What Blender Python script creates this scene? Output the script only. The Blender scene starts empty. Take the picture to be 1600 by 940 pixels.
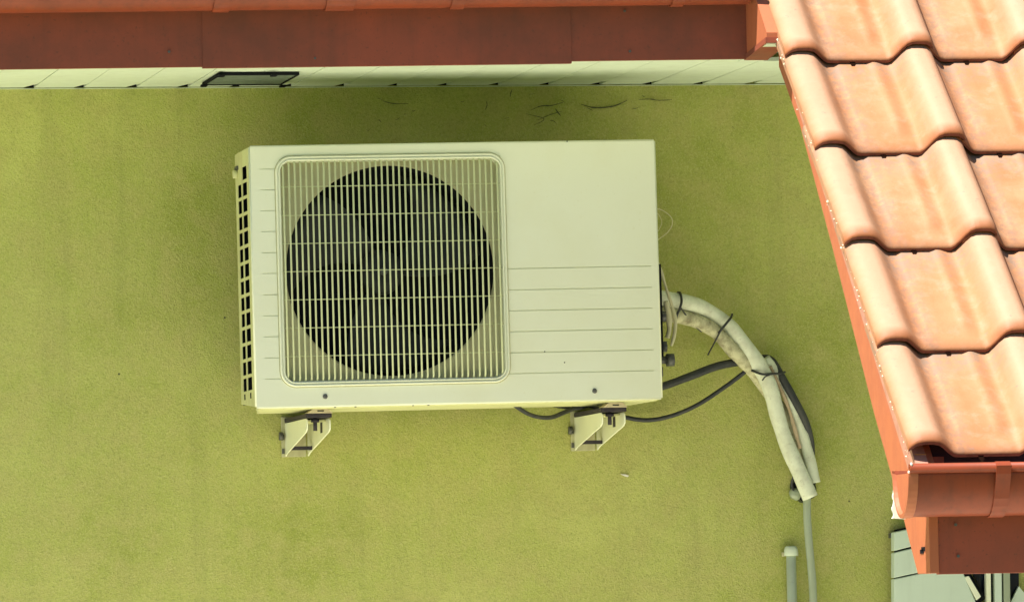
import bpy, bmesh, math, random
from mathutils import Vector, Matrix
random.seed(7)
PI = math.pi
S = bpy.context.scene
COL = S.collection
V = Vector

# ------------------------------------------------------------------ camera
WPX, HPX = 1600.0, 940.0
F, DIST, Z0, ROLL = 10900.0, 15.0, 4.2, 0.020
yd = V((-1963, -562, F)).normalized()
kk = -(-math.sin(ROLL) * yd[0] + math.cos(ROLL) * yd[1]) / yd[2]
zd = V((-math.sin(ROLL), math.cos(ROLL), kk)).normalized()
xd = yd.cross(zd)
if xd[0] < 0: xd = -xd
right_w = V((xd[0], yd[0], zd[0])); up_w = V((xd[1], yd[1], zd[1])); fwd_w = V((xd[2], yd[2], zd[2]))
CAM = V((0, 0, Z0)) - fwd_w * (DIST / fwd_w[1])
cd = bpy.data.cameras.new('camera'); cam = bpy.data.objects.new('camera', cd); COL.objects.link(cam)
m3 = Matrix((right_w, up_w, -fwd_w)).transposed()
cam.matrix_world = Matrix.Translation(CAM) @ m3.to_4x4()
cd.sensor_width = 36; cd.lens = F / WPX * 36; cd.clip_start = 0.5; cd.clip_end = 2000
S.camera = cam

# ------------------------------------------------------------------ sky and sun
SUN_TO = V((-0.42, -0.20, 0.86)).normalized()
w = bpy.data.worlds.new('World'); S.world = w; w.use_nodes = True
nt = w.node_tree; bg = nt.nodes['Background']
sky = nt.nodes.new('ShaderNodeTexSky'); sky.sky_type = 'NISHITA'; sky.sun_disc = False
sky.sun_elevation = math.asin(SUN_TO.z); sky.sun_rotation = math.atan2(SUN_TO.x, SUN_TO.y)
nt.links.new(sky.outputs[0], bg.inputs[0]); bg.inputs[1].default_value = 0.05
sl = bpy.data.lights.new('sun', 'SUN'); sl.energy = 5.0; sl.angle = math.radians(0.5); sl.color = (1, 0.95, 0.86)
so = bpy.data.objects.new('sun', sl); COL.objects.link(so)
so.rotation_euler = SUN_TO.to_track_quat('Z', 'Y').to_euler(); so.location = (0, 0, 20)
S.view_settings.view_transform = 'Standard'; S.view_settings.look = 'None'
S.view_settings.exposure = 1.20; S.view_settings.gamma = 1

# ------------------------------------------------------------------ pixel -> world on real planes
def ray(px, py):
    return right_w * ((px - WPX / 2) / F) + up_w * ((HPX / 2 - py) / F) + fwd_w
def P(px, py, d):
    r = ray(px, py); return CAM + r * ((-d - CAM.y) / r.y)
def PZ(px, py, z):
    r = ray(px, py); return CAM + r * ((z - CAM.z) / r.z)
def PX(px, py, x):
    r = ray(px, py); return CAM + r * ((x - CAM.x) / r.x)

# ------------------------------------------------------------------ materials
def mat(name, col, rough=0.6, metal=0.0, spec=0.5):
    m = bpy.data.materials.new(name); m.use_nodes = True
    b = m.node_tree.nodes['Principled BSDF']
    b.inputs['Base Color'].default_value = (*col, 1); b.inputs['Roughness'].default_value = rough
    b.inputs['Metallic'].default_value = metal; b.inputs['Specular IOR Level'].default_value = spec
    return m, m.node_tree, b
def nd(t, typ, **k):
    n = t.nodes.new(typ)
    for a, v in k.items(): setattr(n, a, v)
    return n
def coords(t, scale=(1, 1, 1), rnd=False, kind='Object'):
    tc = nd(t, 'ShaderNodeTexCoord'); mp = nd(t, 'ShaderNodeMapping')
    mp.inputs['Scale'].default_value = scale
    t.links.new(tc.outputs[kind], mp.inputs['Vector'])
    if rnd:
        oi = nd(t, 'ShaderNodeObjectInfo'); mu = nd(t, 'ShaderNodeMath', operation='MULTIPLY'); mu.inputs[1].default_value = 37.0
        t.links.new(oi.outputs['Random'], mu.inputs[0]); t.links.new(mu.outputs[0], mp.inputs['Location'])
    return mp.outputs[0]
def noise(t, vec, scale, detail=4, rough=0.55, dist=0.0):
    n = nd(t, 'ShaderNodeTexNoise'); n.inputs['Scale'].default_value = scale; n.inputs['Detail'].default_value = detail
    n.inputs['Roughness'].default_value = rough; n.inputs['Distortion'].default_value = dist
    t.links.new(vec, n.inputs['Vector']); return n.outputs['Fac']
def ramp(t, fac, lo, hi, a=(0, 0, 0, 1), b=(1, 1, 1, 1)):
    r = nd(t, 'ShaderNodeValToRGB'); r.color_ramp.elements[0].position = lo; r.color_ramp.elements[1].position = hi
    r.color_ramp.elements[0].color = a; r.color_ramp.elements[1].color = b
    t.links.new(fac, r.inputs[0]); return r.outputs[0]
def mix(t, fac, a, b, mode='MIX'):
    n = nd(t, 'ShaderNodeMix', data_type='RGBA', blend_type=mode)
    for sock, v in ((n.inputs[0], fac), (n.inputs[6], a), (n.inputs[7], b)):
        if isinstance(v, (int, float)): sock.default_value = v
        elif isinstance(v, tuple): sock.default_value = (*v[:3], 1)
        else: t.links.new(v, sock)
    return n.outputs[2]
def bump(t, b, h, strength, dist):
    n = nd(t, 'ShaderNodeBump'); n.inputs['Strength'].default_value = strength; n.inputs['Distance'].default_value = dist
    t.links.new(h, n.inputs['Height']); t.links.new(n.outputs[0], b.inputs['Normal'])
def mth(t, op, a, b_=0.0):
    n = nd(t, 'ShaderNodeMath', operation=op)
    for i, v in enumerate((a, b_)):
        if isinstance(v, (int, float)): n.inputs[i].default_value = v
        else: t.links.new(v, n.inputs[i])
    return n.outputs[0]

def stucco():
    m, t, b = mat('green_stucco', (0.33, 0.36, 0.08), 0.9, 0, 0.2)
    c = coords(t)
    big = noise(t, c, 2.3, 5, 0.6); mid = noise(t, c, 19, 5, 0.6); fine = noise(t, c, 330, 2, 0.7); grit = noise(t, c, 170, 3, 0.75)
    a = mix(t, ramp(t, big, 0.38, 0.62), (0.345, 0.385, 0.080), (0.490, 0.510, 0.150))
    a = mix(t, ramp(t, mid, 0.40, 0.68), a, (0.45, 0.435, 0.14))
    a = mix(t, mth(t, 'MULTIPLY', ramp(t, grit, 0.50, 0.70), 0.45), a, (0.19, 0.225, 0.055))
    a = mix(t, mth(t, 'MULTIPLY', ramp(t, fine, 0.50, 0.66), 0.55), a, (0.58, 0.56, 0.22))
    # vertical runs of dust
    c2 = coords(t, (9, 9, 0.7)); st = noise(t, c2, 1.6, 5, 0.6)
    a = mix(t, mth(t, 'MULTIPLY', ramp(t, st, 0.55, 0.75), 0.28), a, (0.24, 0.25, 0.08))
    # small black specks
    sp = nd(t, 'ShaderNodeTexVoronoi'); sp.inputs['Scale'].default_value = 9.0; t.links.new(c, sp.inputs['Vector'])
    a = mix(t, ramp(t, sp.outputs['Distance'], 0.014, 0.030, (1, 1, 1, 1), (0, 0, 0, 1)), a, (0.05, 0.055, 0.03))
    t.links.new(a, b.inputs['Base Color'])
    h = mth(t, 'ADD', mth(t, 'MULTIPLY', grit, 0.9), fine)
    h = mth(t, 'ADD', h, mth(t, 'MULTIPLY', noise(t, c, 60, 3), 0.35))
    bump(t, b, h, 0.9, 0.0022)
    return m
def painted(name, col, dirt, rough=0.4, amt=0.35, spec=0.4, scale=14, bumpd=0.0006, streak=True, sk=1.0):
    m, t, b = mat(name, col, rough, 0, spec); c = coords(t)
    n1 = noise(t, c, scale, 6, 0.65); n2 = noise(t, coords(t, (22, 22, 2.0)), 2.0, 5, 0.6); n3 = noise(t, c, 150, 3)
    a = mix(t, mth(t, 'MULTIPLY', ramp(t, n1, 0.42, 0.72), amt), col, dirt)
    if streak: a = mix(t, mth(t, 'MULTIPLY', ramp(t, n2, 0.5, 0.74), amt * sk), a, dirt)
    a = mix(t, mth(t, 'MULTIPLY', ramp(t, n3, 0.62, 0.72), amt * 0.8), a, dirt)
    t.links.new(a, b.inputs['Base Color'])
    t.links.new(mth(t, 'ADD', mth(t, 'MULTIPLY', n1, 0.3), rough - 0.1), b.inputs['Roughness'])
    bump(t, b, mth(t, 'ADD', n1, mth(t, 'MULTIPLY', n3, 0.2)), 0.3, bumpd)
    return m
def tile_mat():
    m, t, b = mat('terracotta', (0.6, 0.3, 0.16), 0.62, 0, 0.35)
    c = coords(t, rnd=True); co = coords(t)
    n1 = noise(t, c, 9, 6, 0.62); n2 = noise(t, c, 60, 4, 0.7); n3 = noise(t, c, 24, 5, 0.65)
    a = mix(t, ramp(t, n1, 0.36, 0.66), (0.335, 0.145, 0.060), (0.39, 0.210, 0.108))
    oi = nd(t, 'ShaderNodeObjectInfo')
    a = mix(t, mth(t, 'MULTIPLY', oi.outputs['Random'], 0.7), a, (0.40, 0.165, 0.068))
    # lime bloom and soot in patches
    a = mix(t, mth(t, 'MULTIPLY', ramp(t, n3, 0.50, 0.78), 0.32), a, (0.47, 0.34, 0.26))
    sx = nd(t, 'ShaderNodeSeparateXYZ'); t.links.new(co, sx.inputs[0])
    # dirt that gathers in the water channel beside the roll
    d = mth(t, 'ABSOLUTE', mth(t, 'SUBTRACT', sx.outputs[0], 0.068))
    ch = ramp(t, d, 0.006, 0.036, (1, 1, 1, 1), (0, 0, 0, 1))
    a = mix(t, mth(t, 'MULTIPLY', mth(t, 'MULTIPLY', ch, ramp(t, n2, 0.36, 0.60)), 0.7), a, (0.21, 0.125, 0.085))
    # rolls paler than the pans
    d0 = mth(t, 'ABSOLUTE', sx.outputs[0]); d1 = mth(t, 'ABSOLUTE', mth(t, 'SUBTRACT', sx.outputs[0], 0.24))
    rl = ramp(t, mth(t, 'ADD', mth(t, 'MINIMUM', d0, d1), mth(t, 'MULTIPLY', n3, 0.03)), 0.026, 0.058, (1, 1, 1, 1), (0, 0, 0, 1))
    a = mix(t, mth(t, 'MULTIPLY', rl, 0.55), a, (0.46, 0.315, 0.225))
    # brown-orange along the lower lip, strongest on the rolls
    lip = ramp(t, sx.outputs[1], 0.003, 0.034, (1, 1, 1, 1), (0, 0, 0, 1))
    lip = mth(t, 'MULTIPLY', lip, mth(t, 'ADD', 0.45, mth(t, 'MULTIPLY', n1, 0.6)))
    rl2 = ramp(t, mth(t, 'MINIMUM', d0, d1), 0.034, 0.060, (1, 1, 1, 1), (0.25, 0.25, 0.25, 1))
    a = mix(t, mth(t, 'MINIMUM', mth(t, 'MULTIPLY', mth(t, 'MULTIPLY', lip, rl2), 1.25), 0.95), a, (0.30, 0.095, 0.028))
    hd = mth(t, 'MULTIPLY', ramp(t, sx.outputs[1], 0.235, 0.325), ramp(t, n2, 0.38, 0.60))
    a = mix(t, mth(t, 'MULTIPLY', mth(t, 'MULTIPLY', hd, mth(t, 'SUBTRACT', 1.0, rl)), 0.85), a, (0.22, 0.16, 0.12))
    spk = ramp(t, n2, 0.63, 0.72); a = mix(t, mth(t, 'MULTIPLY', spk, 0.55), a, (0.25, 0.15, 0.12))
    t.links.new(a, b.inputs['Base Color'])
    bump(t, b, mth(t, 'ADD', n2, n3), 0.45, 0.0015)
    return m
M = {}
M['stucco'] = stucco()
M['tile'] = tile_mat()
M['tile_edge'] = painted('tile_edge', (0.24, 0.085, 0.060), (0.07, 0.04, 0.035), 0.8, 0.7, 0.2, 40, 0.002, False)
M['ac_white'] = painted('ac_white', (0.82, 0.84, 0.64), (0.70, 0.68, 0.40), 0.42, 0.30, 0.35, 3.2, 0.0003, False)
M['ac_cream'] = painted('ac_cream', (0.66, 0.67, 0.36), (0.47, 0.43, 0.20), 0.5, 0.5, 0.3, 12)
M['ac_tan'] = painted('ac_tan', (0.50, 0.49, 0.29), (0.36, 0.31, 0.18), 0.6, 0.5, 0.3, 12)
M['wire'] = painted('wire', (0.66, 0.70, 0.40), (0.5, 0.5, 0.28), 0.45, 0.4, 0.4, 30)
M['dark'] = mat('dark_void', (0.012, 0.013, 0.016), 0.9, 0, 0.05)[0]
M['fan'] = painted('fan_grey', (0.024, 0.027, 0.027), (0.014, 0.015, 0.017), 0.6, 0.5, 0.3, 20)
M['coil'] = mat('coil', (0.05, 0.055, 0.06), 0.5, 0.3)[0]
M['rubber'] = painted('rubber', (0.030, 0.024, 0.034), (0.10, 0.09, 0.08), 0.65, 0.4, 0.3, 40)
M['bolt'] = mat('bolt', (0.11, 0.11, 0.10), 0.5, 0.4)[0]
M['soffit'] = painted('soffit_pvc', (0.67, 0.76, 0.60), (0.50, 0.55, 0.40), 0.45, 0.35, 0.35, 6)
M['siding'] = painted('grey_boards', (0.60, 0.70, 0.57), (0.48, 0.56, 0.45), 0.5, 0.3, 0.35, 6)
M['fascia'] = painted('red_fascia', (0.29, 0.072, 0.040), (0.125, 0.050, 0.034), 0.5, 0.8, 0.3, 3.2, 0.0006, True, 0.35)
M['gutter'] = painted('red_gutter', (0.25, 0.047, 0.017), (0.13, 0.034, 0.018), 0.42, 0.55, 0.3, 9)
M['barge'] = painted('orange_barge', (0.42, 0.13, 0.058), (0.28, 0.085, 0.045), 0.5, 0.35, 0.3, 12)
M['flash'] = painted('pink_flashing', (0.45, 0.22, 0.16), (0.27, 0.12, 0.08), 0.45, 0.5, 0.4, 30)
M['wood'] = painted('orange_wood', (0.60, 0.27, 0.06), (0.38, 0.15, 0.05), 0.7, 0.5, 0.2, 20)
M['foam'] = painted('pale_foam', (0.74, 0.77, 0.59), (0.33, 0.30, 0.19), 0.85, 0.42, 0.2, 34, 0.006, False)
M['foam_old'] = painted('old_foam', (0.58, 0.56, 0.35), (0.20, 0.17, 0.10), 0.9, 0.95, 0.2, 42, 0.008, False)
M['slat'] = painted('vent_grey', (0.22, 0.27, 0.20), (0.12, 0.14, 0.10), 0.6, 0.5, 0.3, 30)
M['foot'] = painted('dusty_foot', (0.55, 0.47, 0.33), (0.35, 0.28, 0.2), 0.6, 0.5, 0.3, 30)
M['pink'] = painted('pink_foil', (0.55, 0.42, 0.27), (0.35, 0.25, 0.14), 0.8, 0.5, 0.2, 40, 0.002, False)
M['pvc'] = painted('grey_hose', (0.36, 0.41, 0.29), (0.27, 0.31, 0.19), 0.35, 0.5, 0.5, 10)
M['pvc2'] = painted('pale_pvc', (0.66, 0.74, 0.58), (0.46, 0.48, 0.32), 0.4, 0.4, 0.4, 14)
M['cable'] = painted('black_cable', (0.030, 0.032, 0.035), (0.10, 0.10, 0.07), 0.5, 0.3, 0.4, 30)
M['cream_wire'] = mat('cream_wire', (0.60, 0.56, 0.34), 0.6)[0]
M['white'] = mat('white_sealant', (0.78, 0.76, 0.66), 0.8)[0]
M['dust'] = mat('dust_web', (0.085, 0.095, 0.045), 0.95)[0]
M['glass'] = mat('dark_glass', (0.012, 0.016, 0.03), 0.12)[0]
gm, gt, gb = mat('bounce_concrete', (0.5, 0.48, 0.4), 0.9, 0, 0.2)
gc = coords(gt); gt.links.new(mix(gt, noise(gt, gc, 0.8, 6), (0.66, 0.65, 0.52), (0.76, 0.74, 0.60)), gb.inputs['Base Color'])
M['ground'] = gm
M['eaves_shade'] = mat('eaves_shade_purple', (0.030, 0.014, 0.030), 0.8)[0]  # near-black purple standing in for shade in the eaves gap
M['unseen_lawn'] = painted('unseen_lawn', (0.06, 0.10, 0.028), (0.045, 0.07, 0.025), 0.9, 0.6, 0.2, 3)

# ------------------------------------------------------------------ mesh tools
class MB:
    def __init__(s): s.v = []; s.f = []; s.sm = []
    def add(s, vs, fs, smooth=False):
        n = len(s.v); s.v += [V(a) for a in vs]
        for f in fs: s.f.append([i + n for i in f]); s.sm.append(smooth)
        return s
    def hexa(s, p):   # p: 4 bottom, 4 top (same order)
        return s.add(p, [(0, 3, 2, 1), (4, 5, 6, 7), (0, 1, 5, 4), (1, 2, 6, 5), (2, 3, 7, 6), (3, 0, 4, 7)])
    def box(s, a, b):
        x0, y0, z0 = a; x1, y1, z1 = b
        return s.hexa([(x0, y0, z0), (x1, y0, z0), (x1, y1, z0), (x0, y1, z0), (x0, y0, z1), (x1, y0, z1), (x1, y1, z1), (x0, y1, z1)])
    def prism(s, poly, off):   # planar polygon extruded along off
        n = len(poly); off = V(off); q = [V(p) for p in poly]
        return s.add(q + [p + off for p in q], [tuple(range(n))[::-1], tuple(range(n, 2 * n))] + [(i, (i + 1) % n, (i + 1) % n + n, i + n) for i in range(n)])
    def sweep(s, pts, rad, seg=12, smooth=True, cap=True, wob=0.0, flat=1.0):
        pts = [V(p) for p in pts]; n = len(pts)
        rr = rad if isinstance(rad, (list, tuple)) else [rad] * n
        T = [(pts[min(i + 1, n - 1)] - pts[max(i - 1, 0)]).normalized() for i in range(n)]
        u = T[0].orthogonal().normalized(); vs = []
        for i in range(n):
            u = (u - T[i] * u.dot(T[i])).normalized(); w_ = T[i].cross(u)
            for j in range(seg):
                a = 2 * PI * j / seg; r = rr[i] * (1 + wob * random.uniform(-1, 1))
                vs.append(pts[i] + (u * math.cos(a) * flat + w_ * math.sin(a)) * r)
        fs = [(i * seg + j, i * seg + (j + 1) % seg, (i + 1) * seg + (j + 1) % seg, (i + 1) * seg + j) for i in range(n - 1) for j in range(seg)]
        s.add(vs, fs, smooth)
        if cap:
            b = len(s.v) - n * seg
            s.f.append([b + j for j in range(seg)][::-1]); s.sm.append(False)
            s.f.append([b + (n - 1) * seg + j for j in range(seg)]); s.sm.append(False)
        return s
    def cyl(s, a, b, r, seg=16, r2=None): return s.sweep([a, b], [r, r if r2 is None else r2], seg)
def spline(pts, n=8):
    p = [V(a) for a in pts]; p = [p[0] * 2 - p[1]] + p + [p[-1] * 2 - p[-2]]; out = []
    for i in range(1, len(p) - 2):
        for k in range(n):
            t = k / n
            out.append(0.5 * ((2 * p[i]) + (p[i + 1] - p[i - 1]) * t + (2 * p[i - 1] - 5 * p[i] + 4 * p[i + 1] - p[i + 2]) * t * t + (3 * p[i] - p[i - 1] - 3 * p[i + 1] + p[i + 2]) * t ** 3))
    return out + [p[-2]]
def obj(name, mb, material, parent=None, local=False, bevel=0.0, kind=None, recalc=True):
    me = bpy.data.meshes.new(name); off = V((0, 0, 0))
    if parent is not None and not local:
        r = parent
        while r.parent: r = r.parent
        off = r.location
    elif parent is None and not local: off = sum(mb.v, V()) / len(mb.v)
    me.from_pydata([tuple(v - off) for v in mb.v], [], mb.f)
    for p, sm in zip(me.polygons, mb.sm): p.use_smooth = sm
    if recalc:
        bm = bmesh.new(); bm.from_mesh(me); bmesh.ops.recalc_face_normals(bm, faces=bm.faces); bm.to_mesh(me); bm.free()
    me.materials.append(material if not isinstance(material, str) else M[material])
    o = bpy.data.objects.new(name, me); COL.objects.link(o)
    if parent is not None: o.parent = parent
    elif not local: o.location = off
    if bevel:
        b = o.modifiers.new('bevel', 'BEVEL'); b.width = bevel; b.segments = 2; b.limit_method = 'ANGLE'; b.angle_limit = math.radians(40)
        b.harden_normals = False
    if kind: o['kind'] = kind
    return o
def tag(o, label, cat, group=None):
    o['label'] = label; o['category'] = cat
    if group: o['group'] = group
    return o
def thing(name, label, cat, loc=(0, 0, 0), group=None):
    o = bpy.data.objects.new(name, None); o.empty_display_size = 0.05; COL.objects.link(o); o.location = loc
    return tag(o, label, cat, group)
def relief(mb, xs, zs, depth, place, th=0.012):
    """sheet of cells at stepped depths; depth(i,j) None = opening; place(x, y, z) -> point"""
    nx, nz = len(xs) - 1, len(zs) - 1; D = [[depth(i, j) for j in range(nz)] for i in range(nx)]
    def q(a, b, c, d): mb.add([place(*a), place(*b), place(*c), place(*d)], [(0, 1, 2, 3)])
    for i in range(nx):
        for j in range(nz):
            d = D[i][j]
            if d is None: continue
            q((xs[i], d, zs[j]), (xs[i + 1], d, zs[j]), (xs[i + 1], d, zs[j + 1]), (xs[i], d, zs[j + 1]))
    def g(i, j): return D[i][j] if 0 <= i < nx and 0 <= j < nz else 'out'
    for i in range(nx + 1):
        for j in range(nz):
            a, b = g(i - 1, j), g(i, j)
            if a == b or (a in (None, 'out') and b in (None, 'out')): continue
            da = th if a in (None, 'out') else a; db = th if b in (None, 'out') else b
            q((xs[i], da, zs[j]), (xs[i], db, zs[j]), (xs[i], db, zs[j + 1]), (xs[i], da, zs[j + 1]))
    for j in range(nz + 1):
        for i in range(nx):
            a, b = g(i, j - 1), g(i, j)
            if a == b or (a in (None, 'out') and b in (None, 'out')): continue
            da = th if a in (None, 'out') else a; db = th if b in (None, 'out') else b
            q((xs[i], da, zs[j]), (xs[i], db, zs[j]), (xs[i + 1], db, zs[j]), (xs[i + 1], da, zs[j]))

# ------------------------------------------------------------------ ground
GZ = 2.4  # ground level raised to shape the bounce light up the wall
g = MB().add([(-150, -220, GZ), (150, -220, GZ), (150, 150, GZ), (-150, 150, GZ)], [(0, 1, 2, 3)])
go = obj('ground', g, 'unseen_lawn', kind='structure')  # unseen, kept dark so bounce comes mainly from the strip by the wall
obj('bounce_pavement', MB().box((-9, -3.2, GZ - 0.2), (9, -0.002, GZ + 0.02)), 'ground', kind='structure')  # unseen strip added; paleness and width set for bounce light on the wall

# ------------------------------------------------------------------ house: wall, soffit, fascia
ZS = 4.673                       # underside of the upper soffit
house = thing('house', 'lime green rough stucco house wall with boarded eaves, behind the air conditioner', 'house', (0, 0.12, 0))
obj('wall', MB().box((-7, 0.0, GZ - 0.3), (7, 0.24, ZS + 0.25)), 'stucco', house)
# fascia line: slightly out of parallel with the wall
def fy(x): return -(0.545 + (x + 1.173) * 0.092)
GX = [PZ(px, 130, ZS).x for px in (62, 140, 222, 302, 382, 463, 545, 627, 704, 784, 862, 941, 1021, 1100, 1180)]
step = (GX[-1] - GX[0]) / (len(GX) - 1)
GX = [GX[0] - step * k for k in range(28, 0, -1)] + GX + [GX[-1] + step * k for k in range(1, 9)]
XR = 0.385; XB0 = 0.50
gaps = 0.0018
vx0, vx1, vy0, vy1 = -0.695, -0.520, -0.135, -0.395     # vent opening in the soffit
nface = 0
for i in range(len(GX) - 1):
    a, b = GX[i] + gaps / 2, GX[i + 1] - gaps / 2
    dz = random.uniform(-0.0004, 0.0004)
    fr = lambda x: (fy(x) + 0.004) if x < XR - 0.02 else -0.97
    ya, yb = fr(a), fr(b)
    if a < XR < b: ya = yb = fy(a)
    if a > XR: ya = yb = -0.60
    # panel outline with the little cut-back corner next to each joint at the wall
    poly = [(a, ya, ZS + dz), (b, yb, ZS + dz), (b, -0.098, ZS + dz), (b - 0.007, -0.080, ZS + dz), (b - 0.021, -0.004, ZS + dz), (a, -0.004, ZS + dz)]
    mb = MB().prism(poly, (0, 0, 0.008))
    obj('soffit_panel', mb, 'soffit', house)
obj('soffit_backing', MB().box((-5, -0.50, ZS + 0.0098), (XB0, -0.003, ZS + 0.014)), 'dark', house)  # dark sheet standing in for the shaded void above the panels
obj('notch_shade_strip', MB().box((-4.5, -0.0028, ZS + 0.0004), (XB0, -0.0003, ZS + 0.009)), 'dark', house)  # dark strip laid on the wall as shade seen through the notches
obj('wall_trim', MB().box((-4.5, -0.0035, ZS - 0.003), (2.2, 0.0005, ZS - 0.0016)), 'soffit', house)
# fascia boards, three lengths that overlap a little at the joints
jx = [-5.0, P(315, 100, fy(-0.8) * -1).x, P(888, 95, fy(0) * -1).x, XR]
for k in range(3):
    a, b = jx[k], jx[k + 1]; z0 = ZS - 0.006 - (0.003 if k == 1 else 0) + (0.002 if k == 2 else 0)
    pr = (0.0, 0.002, 0.0008)[k]
    b2 = b + 0.004 if k < 2 else b
    mb = MB().hexa([(a, fy(a) - 0.014 - pr, z0), (b2, fy(b2) - 0.014 - pr, z0), (b2, fy(b2), z0), (a, fy(a), z0),
                    (a, fy(a) - 0.014 - pr, 4.90), (b2, fy(b2) - 0.014 - pr, 4.90), (b2, fy(b2), 4.90), (a, fy(a), 4.90)])
    obj('fascia_board', mb, 'fascia', house, bevel=0.0004)
for px, py in ((272, 76), (498, 88), (975, 18), (983, 81)):
    c = P(px, py, -fy(0) + 0.02); c.y = fy(c.x) - 0.0145
    obj('nail', MB().cyl(c + V((0, -0.0025, 0)), c, 0.0028, 8), 'bolt', house)
# return of the fascia where the roof drops lower
pa, pb = V((XR, fy(XR) - 0.02, ZS)), PX(1198, 58, XR)
zt = 5.05
obj('soffit_return', MB().prism([(XR + 0.001, pa.y + 0.10, ZS - 0.0022), (XR + 0.001, pb.y + 0.003, pb.z - 0.0145), (XR + 0.001, pb.y + 0.003, pb.z - 0.0125), (XR + 0.001, pa.y + 0.10, ZS - 0.0002)], (0.052, 0, 0)), 'soffit', house)
obj('fascia_return', MB().prism([(XR, pa.y + 0.02, ZS + 0.001), (XR, pb.y, pb.z - 0.004), (XR, pb.y, 3.83 + (pb.y + 2) * math.tan(math.radians(39.7)) - 0.036), (XR, pa.y + 0.02, 3.83 + (pa.y + 2.02) * math.tan(math.radians(39.7)) - 0.036)], (0.05, 0, 0)), 'barge', house)
obj('return_edging', MB().prism([(XR - 0.003, pa.y + 0.02, ZS - 0.006), (XR - 0.003, pb.y - 0.003, pb.z - 0.012), (XR - 0.003, pb.y - 0.003, pb.z - 0.001), (XR - 0.003, pa.y + 0.02, ZS + 0.005)], (0.05, 0, 0)), 'fascia', house)
# upper roof surface above the eaves (out of the picture, shades the wall)
AP = math.radians(39.7); ca, sa = math.cos(AP), math.sin(AP)
mb = MB(); L = 4.0
mb.hexa([(-5, -0.72, 4.885), (0.33, -0.74, 4.885), (0.33, -0.74 + L * ca, 4.885 + L * sa), (-5, -0.72 + L * ca, 4.885 + L * sa),
         (-5, -0.74, 4.915), (0.33, -0.76, 4.915), (0.33, -0.76 + L * ca, 4.915 + L * sa), (-5, -0.74 + L * ca, 4.915 + L * sa)])
obj('roof_slope', mb, 'tile', house)
# ventilation grille set in the soffit
vent = obj('soffit_vent', MB(), 'bolt', house) if False else None
fr_ = MB(); t_ = 0.005
zc = ZS - 0.004
vq = [PZ(315, 128, ZS), PZ(345, 111, ZS), PZ(463, 113, ZS), PZ(441, 128, ZS)]
vxa = (vq[0].x + vq[1].x) / 2; vxb = (vq[2].x + vq[3].x) / 2; vya = (vq[0].y + vq[3].y) / 2; vyb = (vq[1].y + vq[2].y) / 2
fr_.box((vxa, vyb, ZS - 0.0078), (vxa + t_, vya, ZS - 0.0015)); fr_.box((vxb - t_, vyb, ZS - 0.0078), (vxb, vya, ZS - 0.0015))
fr_.box((vxa + t_, vyb, ZS - 0.0078), (vxb - t_, vyb + t_ * 1.5, ZS - 0.0015)); fr_.box((vxa + t_, vya - t_, ZS - 0.0078), (vxb - t_, vya, ZS - 0.0015))
vent = obj('soffit_vent', fr_, 'dark', house)
obj('vent_plate', MB().box((vxa + t_, vyb + t_, ZS - 0.0042), (vxb - t_, vya - t_, ZS - 0.0016)), 'dark', vent)
for k in range(9):
    y = vyb + t_ * 2 + (vya - vyb - 4 * t_) * (k + 0.5) / 9
    obj('vent_slat', MB().box((vxa + t_, y - 0.006, ZS - 0.0065), (vxb - t_, y + 0.006, ZS - 0.0046)), 'slat', vent)
for px, py in ((345, 112), (427, 111), (318, 127), (441, 128)):
    c = PZ(px, py, ZS)
    obj('vent_clip', MB().box((c.x - 0.006, c.y - 0.020, ZS - 0.012), (c.x + 0.006, c.y + 0.008, ZS - 0.0079)), 'dark', vent)

# ------------------------------------------------------------------ gutters
def gutter_profile(r, b, t, n=14):
    """(y, z) points of the outer skin from the front rim round to the back, then the inner skin back again"""
    out = [(-r * math.cos(PI * k / n), -b * math.sin(PI * k / n)) for k in range(n + 1)]
    inn = [(-(r - t) * math.cos(PI * k / n), -(b - t) * math.sin(PI * k / n)) for k in range(n, -1, -1)]
    return out + inn
def gutter(mb, x0, x1, yc, zt, r, b, t=0.003, n=14, yoff=lambda x: 0):
    pr = gutter_profile(r, b, t, n); m = len(pr)
    vs = [(x0, yc + y + yoff(x0), zt + z) for y, z in pr] + [(x1, yc + y + yoff(x1), zt + z) for y, z in pr]
    mb.add(vs, [(i, (i + 1) % m, (i + 1) % m + m, i + m) for i in range(m)], True)
    mb.add(vs[:m], [(i, i + 1, m - 2 - i, m - 1 - i) for i in range(m // 2 - 1)]); mb.add(vs[m:], [(i, i + 1, m - 2 - i, m - 1 - i) for i in range(m // 2 - 1)])
def strap(x, wd, yc, zt, r, b, yoff=0.0, tail=0.0):
    mb = MB(); n = 14; o = 0.0035
    ang = [PI * k / n for k in range(0, n + 1)]
    pts = [(-(r - 0.012), 0.010), (-(r + 0.004), 0.012), (-(r + o + 0.009), 0.004), (-(r + o + 0.007), -0.012)] + [(-(r + o) * math.cos(a), -(b + o) * math.sin(a)) for a in ang[2:]]
    pts = [V((0, p[0], p[1])) for p in pts]
    vs = []
    for i, p in enumerate(pts):
        tn = (pts[min(i + 1, len(pts) - 1)] - pts[max(0, i - 1)]).normalized(); nn = V((0, tn.z, -tn.y)) * 0.0025
        for xx in (-wd / 2, wd / 2):
            for q in (p, p - nn): vs.append((x + xx, yc + yoff + q.y, zt + q.z))
    fs = []
    for i in range(len(pts) - 1):
        a = i * 4; b_ = a + 4
        fs += [(a, b_, b_ + 1, a + 1), (a + 2, a + 3, b_ + 3, b_ + 2), (a, a + 2, b_ + 2, b_), (a + 1, b_ + 1, b_ + 3, a + 3)]
    fs += [(0, 1, 3, 2), (len(vs) - 4, len(vs) - 2, len(vs) - 1, len(vs) - 3)]
    mb.add(vs, fs); return mb
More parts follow.
